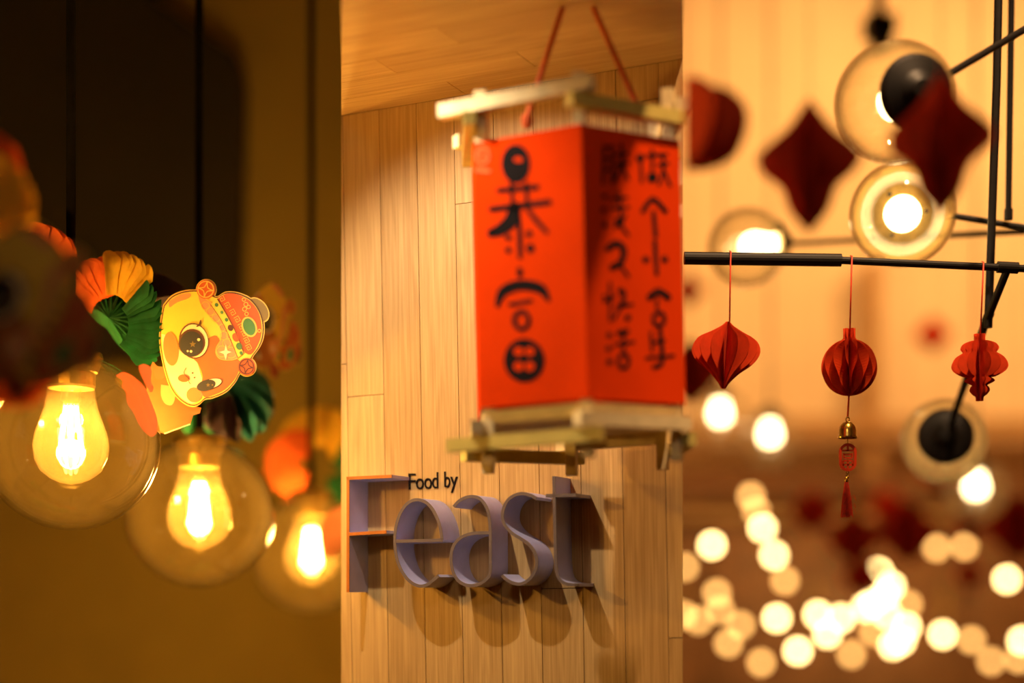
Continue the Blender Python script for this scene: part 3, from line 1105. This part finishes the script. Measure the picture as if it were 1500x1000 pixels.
struct(far_bar('trim_4', 1270, 380, 1292, 1400, 7.9, 0.15, M_TIMBER))
struct(far_bar('trim_5', 960, 612, 1620, 636, 7.85, 0.15, M_TIMBER))
struct(far_bar('trim_6', 960, 694, 1620, 722, 7.8, 0.2, M_BROWN))
cab = thing('back_bar_cabinet', 'long dark timber cabinet along the far hall wall behind the small lights', 'cabinet', (2.2, 7.3, 0))
cb = cab.location
cab_top = px(1250, 760, 7.3).z
MB().box((0.25, 0.2, cab_top / 2), (4.1, 0.4, cab_top)).obj('carcass', M_BROWN, cab)
MB().box((0.25, 0.18, cab_top + 0.015), (4.2, 0.46, 0.03)).obj('worktop', M_TIMBER, cab)
for k in range(7):
    dr = MB().box((-1.6 + 0.6 * k, -0.012, cab_top / 2 + 0.05), (0.56, 0.024, cab_top - 0.2)).obj('door', M_BROWN, cab)
    MB().tube([(-1.4 + 0.6 * k, -0.05, cab_top - 0.3), (-1.4 + 0.6 * k, -0.05, cab_top - 0.5)], 0.008, 8).obj('handle', M_BRASS, dr)

def hang(f, child, z0):
    """draw a thing's thread up to the hall ceiling"""
    for c_ in f.children:
        if c_.name.startswith(child):
            sc_ = f.scale[2]
            c_.location.z = z0
            c_.scale = (1, 1, (HC - f.location.z) / sc_ - z0)


# far red ornaments, copies of one
def far_ornament(first=[None]):
    if first[0] is None:
        t = thing('far_ornament', 'blurred red paper ornament hanging far back in the hall', 'ornament', (0, 0, 0), 'red ornaments far back in the hall')
        honeycomb([(0.008, -0.09), (0.05, -0.05), (0.09, 0.0), (0.05, 0.05), (0.008, 0.09)], 16, 1.0, 0.9, rows=12).obj('honeycomb_paper', M_ORN, t)
        MB().tube([(0, 0, 0), (0, 0, 1)], 0.0008, 4).obj('thread', M_SILK, t)
        first[0] = t
        return t
    return copy_tree(first[0])


for x, y_, d, sc in ((1012, 545, 4.2, 0.95), (1250, 788, 5.2, 1.0), (1330, 780, 5.2, 1.15), (1190, 748, 5.6, 0.9), (1300, 742, 6.0, 0.8), (1420, 768, 4.8, 0.6), (1492, 772, 5.0, 1.2), (1366, 490, 6.4, 0.8), (1008, 425, 6.0, 0.7), (1420, 842, 5.6, 0.6), (1262, 845, 5.5, 0.8), (1385, 690, 5.0, 0.9)):
    f = far_ornament()
    f.location = px(x, y_, d)
    f.scale = (sc, sc, sc)
    hang(f, 'thread', 0.08)

# hanging lights far back: bright bulbs and dimmer amber ones
def far_bulb(kind, store={}):
    if kind not in store:
        if kind == 0:
            t = thing('far_bulb', 'bright small bulb hanging on a wire far back in the hall', 'bulb', (0, 0, 0), 'bright bulbs far back in the hall')
        else:
            t = thing('far_bulb', 'dim amber small bulb hanging on a wire far back in the hall', 'bulb', (0, 0, 0), 'amber bulbs far back in the hall')
        MB().lathe([(0.022 * math.sin(PI * i / 10), -0.022 * math.cos(PI * i / 10)) for i in range(11)], None, 14).obj('glowing_globe', E_DISC if kind == 0 else E_DIM, t, smooth=True)
        MB().tube([(0, 0, 0.020), (0, 0, 0.05)], 0.008, 8).obj('socket', M_BLACK, t)
        MB().tube([(0, 0, 0), (0, 0, 1)], 0.0004, 4).obj('wire', M_BLACK, t)
        store[kind] = t
        return t
    return copy_tree(store[kind])


BRIGHT = [(1117, 773), (1134, 813), (1043, 798), (1475, 848), (1287, 838), (1305, 858), (1278, 884), (1296, 872), (1328, 918), (1232, 905), (1212, 928), (1198, 900), (1308, 945), (1320, 938), (1169, 953), (1138, 905), (1381, 929), (1268, 890), (1497, 938), (1300, 900)]
AMBER = [(1423, 937), (1247, 958), (1492, 965), (1050, 868), (1023, 908), (1067, 942), (1100, 726), (1108, 748), (1372, 802), (1413, 800), (1003, 830), (1055, 893), (1150, 850), (1330, 885), (1085, 915), (1452, 968), (1000, 900), (1280, 925), (1115, 970)]
for kind, lst in ((0, BRIGHT), (1, AMBER)):
    for x, y_ in lst:
        f = far_bulb(kind)
        f.location = px(x, y_, random.uniform(6.6, 7.1))
        hang(f, 'wire', 0.05)

# three small globe lights in the middle distance
mid_src = None
for x, y_, d, lab in ((1055, 613, 4.6, 'blurred globe lamp with bright bulb below the onion-shaped ornament'), (1128, 643, 4.7, 'blurred globe lamp with bright bulb between the onion ornament and the brass bell'), (1430, 720, 4.3, 'blurred globe lamp with bright bulb just behind the ball lamp under slanting arm')):
    if mid_src is None:
        t = thing('mid_globe_lamp', 'clear globe lamp with bright bulb hanging midway back in the hall', 'lamp', (0, 0, 0), 'globe lamps midway back in the hall')
        R = 0.085
        MB().lathe([(R * math.sin(PI - a), R * math.cos(PI - a)) for a in [(PI - 0.4) * i / 20 for i in range(21)]], None, 32).obj('glass_globe', G_HALL, t, smooth=True)
        MB().lathe([(0.0, 0.055), (0.028, 0.055), (0.035, 0.082), (0.008, 0.10)], None, 16).obj('socket_collar', M_BLACK, t)
        MB().lathe([(r * 0.072, 0.050 - z * 0.064) for r, z in BULB], None, 20).obj('bulb', E_HOT, t, smooth=True)
        MB().tube([(0, 0, 0), (0, 0, 1)], 0.003, 6).obj('stem', M_BLACK, t)
        mid_src = t
        f = t
    else:
        f = copy_tree(mid_src)
    f.location = px(x, y_, d)
    f['label'] = lab
    hang(f, 'stem', 0.09)

# ---------------------------------------------------------------- paper animals on the left pendants
HX, HY = 310.0, 505.0
C_GOLD = mat('printed_gold', (0.72, 0.46, 0.08), 0.5, var=0.08)
C_YEL = mat('printed_yellow', (0.86, 0.56, 0.06), 0.6, var=0.05)
C_TAN = mat('printed_tan', (0.62, 0.37, 0.13), 0.6, var=0.05)
C_RED = mat('printed_red', (0.55, 0.085, 0.012), 0.6, var=0.08)
C_RUST = mat('printed_rust', (0.42, 0.12, 0.02), 0.6, var=0.10)
C_BRN = mat('printed_brown', (0.10, 0.025, 0.008), 0.6, var=0.1)
C_BLK = mat('printed_black', (0.012, 0.010, 0.012), 0.4, var=0.1)
C_BLUSH = mat('printed_blush', (0.62, 0.20, 0.05), 0.6, var=0.05)
C_WHT = mat('printed_cream', (0.85, 0.70, 0.40), 0.6, var=0.05)
C_GRN = mat('printed_green', (0.06, 0.18, 0.05), 0.4, var=0.2)
C_PINK = mat('printed_coral', (0.80, 0.26, 0.11), 0.6, var=0.05)
C_EAR = mat('printed_olive', (0.20, 0.13, 0.03), 0.6, var=0.15)
C_SALM = mat('salmon_paper', (0.90, 0.24, 0.12), 0.7, var=0.04, translucent=0.3)


class Card:
    """flat print built of thin paper layers; photo pixels about (HX, HY) in the card's own plane"""

    def __init__(s):
        s.layer = 0

    def P(s, x, y_, lay):
        return Vector(((x - HX) * S2, -0.00035 * lay, -(y_ - HY) * S2))

    def poly(s, pts, lay, mb=None, smooth=0):
        mb = mb or MB()
        if smooth:
            pts = [tuple(p) for p in smooth_path(list(pts) + [pts[0]], smooth)][:-1]
        front = [s.P(x, y_, lay) for x, y_ in pts]
        return mb.prism(front, [p + Vector((0, 0.0003, 0)) for p in front])

    def ell(s, x, y_, rx, ry, lay, rot=0.0, mb=None, n=26):
        r = math.radians(rot)
        return s.poly([(x + rx * math.cos(a) * math.cos(r) - ry * math.sin(a) * math.sin(r), y_ + rx * math.cos(a) * math.sin(r) + ry * math.sin(a) * math.cos(r)) for a in [2 * PI * k / n for k in range(n)]], lay, mb)

    def line(s, pts, w_, lay, mb=None, smooth=4):
        mb = mb or MB()
        pts = [Vector(p) for p in pts]
        if smooth and len(pts) > 2:
            pts = smooth_path(pts, smooth)
        m = len(pts)
        vs_ = []
        for i in range(m):
            t_ = (pts[min(i + 1, m - 1)] - pts[max(i - 1, 0)]).normalized()
            nn = Vector((-t_.y, t_.x)) * w_ / 2
            for q in (pts[i] + nn, pts[i] - nn):
                vs_.append(s.P(q.x, q.y, lay))
        return mb.add(vs_, [(2 * i, 2 * i + 2, 2 * i + 3, 2 * i + 1) for i in range(m - 1)])

    def circ_line(s, x, y_, r, w_, lay, mb=None):
        return s.line([(x + r * math.cos(a * PI / 10), y_ + r * math.sin(a * PI / 10)) for a in range(21)], w_, lay, mb, 0)


def build_head():
    """returns the root mesh of the printed head card (sub-parts as children)"""
    C = Card()
    out = [(238, 446), (250, 433), (268, 426), (288, 425), (306, 430), (318, 435), (330, 429), (345, 429), (360, 434), (372, 442), (383, 458), (388, 476), (387, 495), (381, 510), (372, 522), (364, 536), (352, 548), (345, 560), (331, 574), (312, 582), (300, 584), (293, 590), (284, 594), (272, 591), (258, 580), (248, 565), (241, 545), (235, 520), (232, 495), (234, 468)]
    gx, gy = 311, 508
    big = [((x - gx) * 1.018 + gx, (y_ - gy) * 1.018 + gy) for x, y_ in out]
    mb = C.poly(big, 0, smooth=4)
    C.ell(302, 424, 15.8, 15.8, 0, mb=mb); C.ell(380, 455, 13.5, 21, 0, -38, mb); C.ell(363, 538, 14.5, 14.5, 0, mb=mb)
    head = mb.obj('head_card', C_GOLD)
    sub = lambda m_, name, ma: m_.obj(name, ma, head)
    sub(C.poly(out, 1, smooth=4), 'card_outline', C_BRN)
    ins = [((x - gx) * 0.978 + gx, (y_ - gy) * 0.978 + gy) for x, y_ in out]
    sub(C.poly(ins, 2, smooth=4), 'face_print', C_YEL)
    # tan muzzle and cheeks side
    sub(C.poly([(235, 488), (246, 492), (262, 512), (276, 522), (288, 530), (293, 545), (296, 556), (292, 566), (296, 580), (284, 590), (273, 588), (260, 577), (250, 562), (243, 542), (238, 520)], 3, smooth=4), 'muzzle_print', C_WHT)
    sub(C.poly([(304, 496), (318, 492), (330, 512), (345, 524), (354, 532), (350, 546), (343, 558), (330, 571), (312, 579), (299, 581), (293, 566), (297, 552), (290, 532), (284, 524), (298, 512)], 3, smooth=4), 'cheek_fur_print', C_RUST)
    sub(C.poly([(246, 440), (262, 431), (278, 429), (276, 436), (258, 442), (247, 449)], 3, smooth=3), 'brow_blush', C_PINK)
    sub(C.ell(249, 510, 11.5, 25, 4, -6), 'cheek_blush', C_BLUSH)
    sub(C.ell(284, 578, 11.5, 11, 4, 20), 'cheek_blush', C_BLUSH)
    # hat
    hat = [(320, 438), (331, 431), (345, 431), (360, 437), (372, 446), (381, 460), (385, 477), (384, 494), (378, 508), (369, 520), (358, 514), (346, 490), (334, 464), (322, 444)]
    sub(C.poly(hat, 4, smooth=3), 'hat_crown', C_RED)
    cl = [(290, 432), (300, 437), (313, 446), (325, 462), (336, 484), (346, 506), (352, 521), (346, 527), (334, 528), (323, 526), (317, 518), (318, 508), (324, 498), (325, 487), (320, 476), (306, 462), (295, 448)]
    sub(C.poly(cl, 4, smooth=3), 'cloud_border', C_PINK)
    mb = MB()
    for x, y_, r in ((301, 448, 6), (309, 456, 6), (317, 466, 6), (329, 492, 6), (333, 503, 6), (338, 492, 5), (327, 480, 5), (326, 515, 8), (340, 517, 8)):
        C.circ_line(x, y_, r, 1.0, 5, mb)
    C.line(cl + [cl[0]], 1.0, 5, mb)
    sub(mb, 'cloud_scrolls', C_GOLD)['kind'] = 'stuff'
    sub(C.poly([(332, 505), (334, 514), (341, 516), (334, 519), (332, 528), (329, 519), (322, 516), (330, 514)], 6), 'sparkle', C_WHT)
    sub(C.poly([(309, 446), (319, 438), (334, 463), (348, 490), (359, 518), (350, 525), (340, 500), (326, 471)], 6), 'hat_band', C_YEL)
    mb = MB()
    C.line([(319, 438), (334, 463), (348, 490), (359, 518)], 1.0, 7, mb)
    C.line([(309, 446), (326, 471), (340, 500), (350, 525)], 0.8, 7, mb)
    sub(mb, 'band_edge', C_BRN)
    for x, y_, rx, ry, ma in ((318, 447, 2.6, 3, C_GRN), (326, 458, 2.2, 2.6, C_GRN), (333, 469, 2.6, 3, C_GRN), (339, 481, 4.0, 4.8, C_BRN), (347, 495, 5, 6.8, C_RED), (352, 508, 4.6, 5.4, C_GRN), (355, 518, 2.5, 2.8, C_GRN)):
        sub(C.ell(x, y_, rx, ry, 7, -25, n=16), 'band_gem', ma)
    mb = MB()
    for k in range(8):
        f = k / 7
        bx0, by0 = 326 + f * 40 - 6 * math.sin(f * PI) * -1, 438 + f * 72
        ca, sa = math.cos(math.radians(62)), math.sin(math.radians(62))
        key = [(-4, 3.6), (-4, -3.6), (3.4, -3.6), (3.4, 2.6), (-1, 2.6), (-1, -0.6), (1.2, -0.6)]
        C.line([(bx0 + u * ca - v_ * sa, by0 + u * sa + v_ * ca) for u, v_ in key], 1.0, 6, mb, 0)
    sub(mb, 'fret_pattern', C_GOLD)['kind'] = 'stuff'
    # brooch
    sub(C.ell(367, 480, 11, 15.5, 6, -22), 'brooch_rim', C_GOLD)
    sub(C.ell(367, 480, 8.6, 13, 7, -22), 'brooch_stone', C_GRN)
    mb = MB()
    for x, y_, r in ((359, 440, 2.6), (362, 447, 3), (360, 454, 3), (366, 451, 2.6), (363, 461, 2.6), (376, 487, 2.4), (382, 486, 2.2)):
        C.circ_line(x, y_, r, 1.1, 6, mb)
    sub(mb, 'filigree', C_GOLD)['kind'] = 'stuff'
    # ear, coins
    sub(C.ell(380, 455, 12, 19.2, 1, -38), 'ear_print', C_EAR)
    for x, y_, r, m1, m2 in ((302, 424, 14, C_RED, C_GOLD), (363, 538, 12.8, C_RED, C_BRN)):
        sub(C.ell(x, y_, r, r, 7), 'coin_print', m1)
        mb = MB()
        C.circ_line(x, y_, r - 2.2, 1.6, 8, mb)
        for k in range(4):
            a = PI / 2 * k + 0.2
            C.line([(x + (r - 3) * math.cos(a), y_ + (r - 3) * math.sin(a)), (x + 4 * math.cos(a + PI / 4), y_ + 4 * math.sin(a + PI / 4)), (x + (r - 3) * math.cos(a + PI / 2), y_ + (r - 3) * math.sin(a + PI / 2))], 1.5, 8, mb)
        sub(mb, 'coin_star', m2)
    # eyes
    sub(C.ell(283.5, 499, 22, 26.5, 5, -14), 'eye_rim', C_BRN)
    sub(C.ell(284.5, 499, 20.5, 24.5, 6, -14), 'eye_white', C_WHT)
    sub(C.ell(281, 502, 20, 20.5, 7), 'iris', C_BRN)
    sub(C.ell(280.5, 503.5, 17.5, 18.5, 8), 'pupil', C_BLK)
    mb = C.ell(291.5, 497.5, 2.2, 2.2, 9, n=12); C.ell(275, 514, 1.5, 1.5, 9, mb=mb, n=10); C.ell(280, 514.5, 2, 2, 9, mb=mb, n=10)
    sub(mb, 'eye_glint', C_WHT)['kind'] = 'stuff'
    stp = lambda x, y_, R_: [(x + (R_ if k % 2 == 0 else R_ * 0.45) * math.sin(k * PI / 5), y_ - (R_ if k % 2 == 0 else R_ * 0.45) * math.cos(k * PI / 5)) for k in range(10)]
    sub(C.poly(stp(282.5, 504, 5), 9), 'eye_star', C_EAR)
    sub(C.line([(288, 478), (292, 476), (294, 470), (295, 469.5)], 2.2, 7), 'eyelash', C_BRN)
    sub(C.ell(307, 563, 19.5, 8, 5, -14), 'eye_rim', C_BRN)
    sub(C.ell(308, 562.5, 18, 6.8, 6, -14), 'eye_white', C_WHT)
    sub(C.ell(302.5, 564.5, 14.5, 8, 7, -14), 'pupil', C_BLK)
    mb = C.poly(stp(305.5, 564, 3.2), 8)
    C.ell(312, 564, 1.2, 1.2, 8, mb=mb, n=8)
    sub(mb, 'eye_star', C_EAR)
    # nose and mouth
    mb = C.ell(281.8, 546, 1.2, 1.2, 5, n=8); C.ell(284.6, 552.6, 1.2, 1.2, 5, mb=mb, n=8)
    sub(mb, 'nostrils', C_BRN)['kind'] = 'stuff'
    sub(C.ell(268.5, 553.5, 8.8, 5.6, 5, 4), 'mouth_print', C_RUST)
    mb = C.line([(272.5, 538), (269.5, 543), (270, 548), (276, 554)], 0.9, 6)
    C.line([(276, 554), (276.5, 559), (279, 562)], 0.9, 6, mb)
    sub(mb, 'mouth_line', C_BRN)
    return head


A_POS = px(HX, HY, 2.2)
ani = thing('paper_animal', 'cute printed animal head card with jewelled hat and green honeycomb body on the sharpest globe', 'decoration', px(150, 520, 2.2))
head = build_head()
head.parent = ani
head.location = A_POS - ani.location
head.rotation_euler = (0, 0, math.radians(-6))


def at(mb, root, off=None):
    mb.v = [p - root.location for p in mb.v]
    return mb


C = Card()
bd = C.poly([(222, 528), (238, 545), (256, 575), (275, 592), (293, 596), (291, 604), (281, 607), (277, 620), (240, 634), (228, 630), (214, 590), (212, 550)], 0, smooth=0)
body = bd.obj('body_card', C_RUST, ani)
body.location = A_POS + Vector((0, 0.008, 0)) - ani.location
C.line([(239, 634), (277, 620)], 1.6, 1).obj('card_edge', C_WHT, body)
C.ell(232.5, 545, 8.5, 10, 1).obj('bead_print', C_EAR, body)
C.poly([(234, 562), (252, 566), (255, 580), (250, 592), (240, 590), (234, 578)], 1, smooth=3).obj('bib_print', C_TAN, body)
foot = Card()
ft = foot.poly([(170, 550), (180, 545), (190, 548), (200, 555), (211, 566), (220, 584), (228, 606), (231, 622), (227, 636), (219, 638), (206, 624), (197, 606), (187, 590), (185, 575), (179, 566), (180, 558)], 0, smooth=3)
foot.poly([(203, 536), (212, 533), (222, 541), (221, 556), (225, 568), (220, 574), (208, 552)], 0, ft, 3)
fo = ft.obj('foot_card', C_SALM, ani)
fo.location = px(HX, HY, 2.06) - ani.location
fo.scale = (2.06 / 2.2, 1, 2.06 / 2.2)
mbl = foot.line([(190, 560), (205, 585), (215, 612), (222, 632)], 1.0, 1)
foot.line([(200, 558), (214, 582), (226, 618)], 1.0, 1, mbl)
mbl.obj('foot_crease', C_PINK, fo)


def tissue(name, root, cx_, cy_, r_px_, d, a0, a1, n, m, deep=0.8, tiltz=0.0, tiltx=-0.5, waves=1.5, inner=0.0):
    """a wedge of honeycomb tissue: sheets fanned in the picture plane about a horizontal axis"""
    R = r_px_ * d / FPX
    prof = [(R * math.sin(PI * i / 10) ** 0.7, R * deep * -math.cos(PI * i / 10)) for i in range(11)]
    prof[0] = (0.02 * R, prof[0][1]); prof[-1] = (0.02 * R, prof[-1][1])
    M = Matrix.Translation(px(cx_, cy_, d) - root.location) @ Matrix.Rotation(tiltz, 4, 'Z') @ Matrix.Rotation(tiltx, 4, 'X') @ frame((1, 0, 0), (0, 0, 1), (0, -1, 0), (0, 0, 0))
    return honeycomb(prof, n, waves, 0.9, 0.0, math.radians(a0), math.radians(a1), rows=22, M=M, inner=inner).obj(name, m, root)




def petals(root, cx_, cy_, r0, r1, d, a0, a1, n, m, width=0.06, tw=45, bulge=0.009, step=0.0):
    """overlapping cupped tissue leaves standing round an arc, each leaf a part"""
    k = d / FPX
    for i in range(n):
        a = math.radians(a0 + (a1 - a0) * i / max(1, n - 1) + random.uniform(-1.5, 1.5))
        er, et, ey = Vector((math.cos(a), 0, math.sin(a))), Vector((-math.sin(a), 0, math.cos(a))), Vector((0, 1, 0))
        t_ = math.radians(tw + random.uniform(-6, 6))
        wv = ey * math.cos(t_) + et * math.sin(t_)
        nv = er.cross(wv)
        base = px(cx_, cy_, d) - root.location + Vector((0, step * i, 0))
        NR, NQ = 7, 7
        vs_ = []
        for p in range(NR):
            f = p / (NR - 1)
            rr = (r0 + (r1 - r0) * f * random.uniform(0.985, 1.015)) * k
            wd_ = width * (0.55 + 0.45 * f)
            for q in range(NQ):
                g = q / (NQ - 1) * 2 - 1
                rnd = (1 - abs(g) ** 3) * 0.16 + 0.84      # rounded tip
                vs_.append(base + er * rr * (rnd if f > 0.5 else 1) + wv * g * wd_ / 2 + nv * bulge * (1 - g * g) * (0.3 + 0.7 * f))
        fs = [(p * NQ + q, p * NQ + q + 1, (p + 1) * NQ + q + 1, (p + 1) * NQ + q) for p in range(NR - 1) for q in range(NQ - 1)]
        MB().add(vs_, fs).obj('tissue_leaf', m, root, smooth=True)


petals(ani, 162, 466, 30, 90, 2.26, 146, 96, 6, T_RED, 0.050, 48)
petals(ani, 163, 458, 26, 90, 2.24, 90, 46, 6, T_YEL, 0.050, 44)
petals(ani, 156, 478, 34, 90, 2.22, 44, -42, 12, T_GRN, 0.042, 36)
tissue('honeycomb_section', ani, 158, 474, 60, 2.30, -60, 150, 26, T_GRN, 0.5, 0.3, -0.1)
tissue('honeycomb_section', ani, 205, 478, 92, 2.34, 20, 82, 20, T_PUR, 0.6, 0.2)
petals(ani, 52, 398, 8, 70, 2.10, 30, 150, 7, T_RED, 0.06, 60)

# the animal on the second globe: head card seen from the side, teal tissue body
ani2 = thing('paper_animal', 'blurred animal head card turned sideways with teal honeycomb body on middle globe', 'decoration', px(340, 620, 2.58))
h2 = copy_tree(head, ani2)
h2.location = px(396, 490, 2.62) - ani2.location
h2.rotation_euler = (0, math.radians(50), math.radians(62))
tissue('honeycomb_section', ani2, 338, 590, 64, 2.62, -70, 60, 10, T_TEAL, 0.8)
tissue('honeycomb_section', ani2, 320, 590, 66, 2.60, 60, 250, 10, T_GRN, 0.8)
tissue('honeycomb_section', ani2, 345, 600, 50, 2.58, 190, 290, 6, T_PUR, 0.8)

# the animal on the third globe
ani3 = thing('paper_animal', 'blurred yellow and red honeycomb body on the globe by the oak wall', 'decoration', px(455, 710, 3.1))
petals(ani3, 470, 662, 10, 66, 3.15, 20, 150, 8, T_YEL, 0.09, 60)
petals(ani3, 440, 680, 6, 50, 3.13, 100, 240, 7, T_RED, 0.08, 60)
petals(ani3, 490, 690, 6, 50, 3.13, -70, 60, 6, T_GRN, 0.08, 50)
petals(ani3, 515, 785, 6, 46, 2.89, 60, 200, 6, C_PINK, 0.06, 60)

# the animal nearest the camera: out-of-focus head card and tissue
ani0 = thing('paper_animal', 'very blurred animal head card and tissue body in front of the sharp globe', 'decoration', px(-60, 560, 1.44))
h0 = copy_tree(head, ani0)
h0.location = px(20, 472, 1.44) - ani0.location
h0.rotation_euler = (0, math.radians(55), math.radians(-12))
petals(ani0, -28, 300, 10, 76, 1.56, -40, 55, 8, T_YEL, 0.06, 60)
petals(ani0, -40, 268, 10, 82, 1.60, 25, 100, 7, T_RED, 0.06, 55)
petals(ani0, 20, 535, 10, 56, 1.54, 190, 340, 8, T_RED, 0.06, 60)
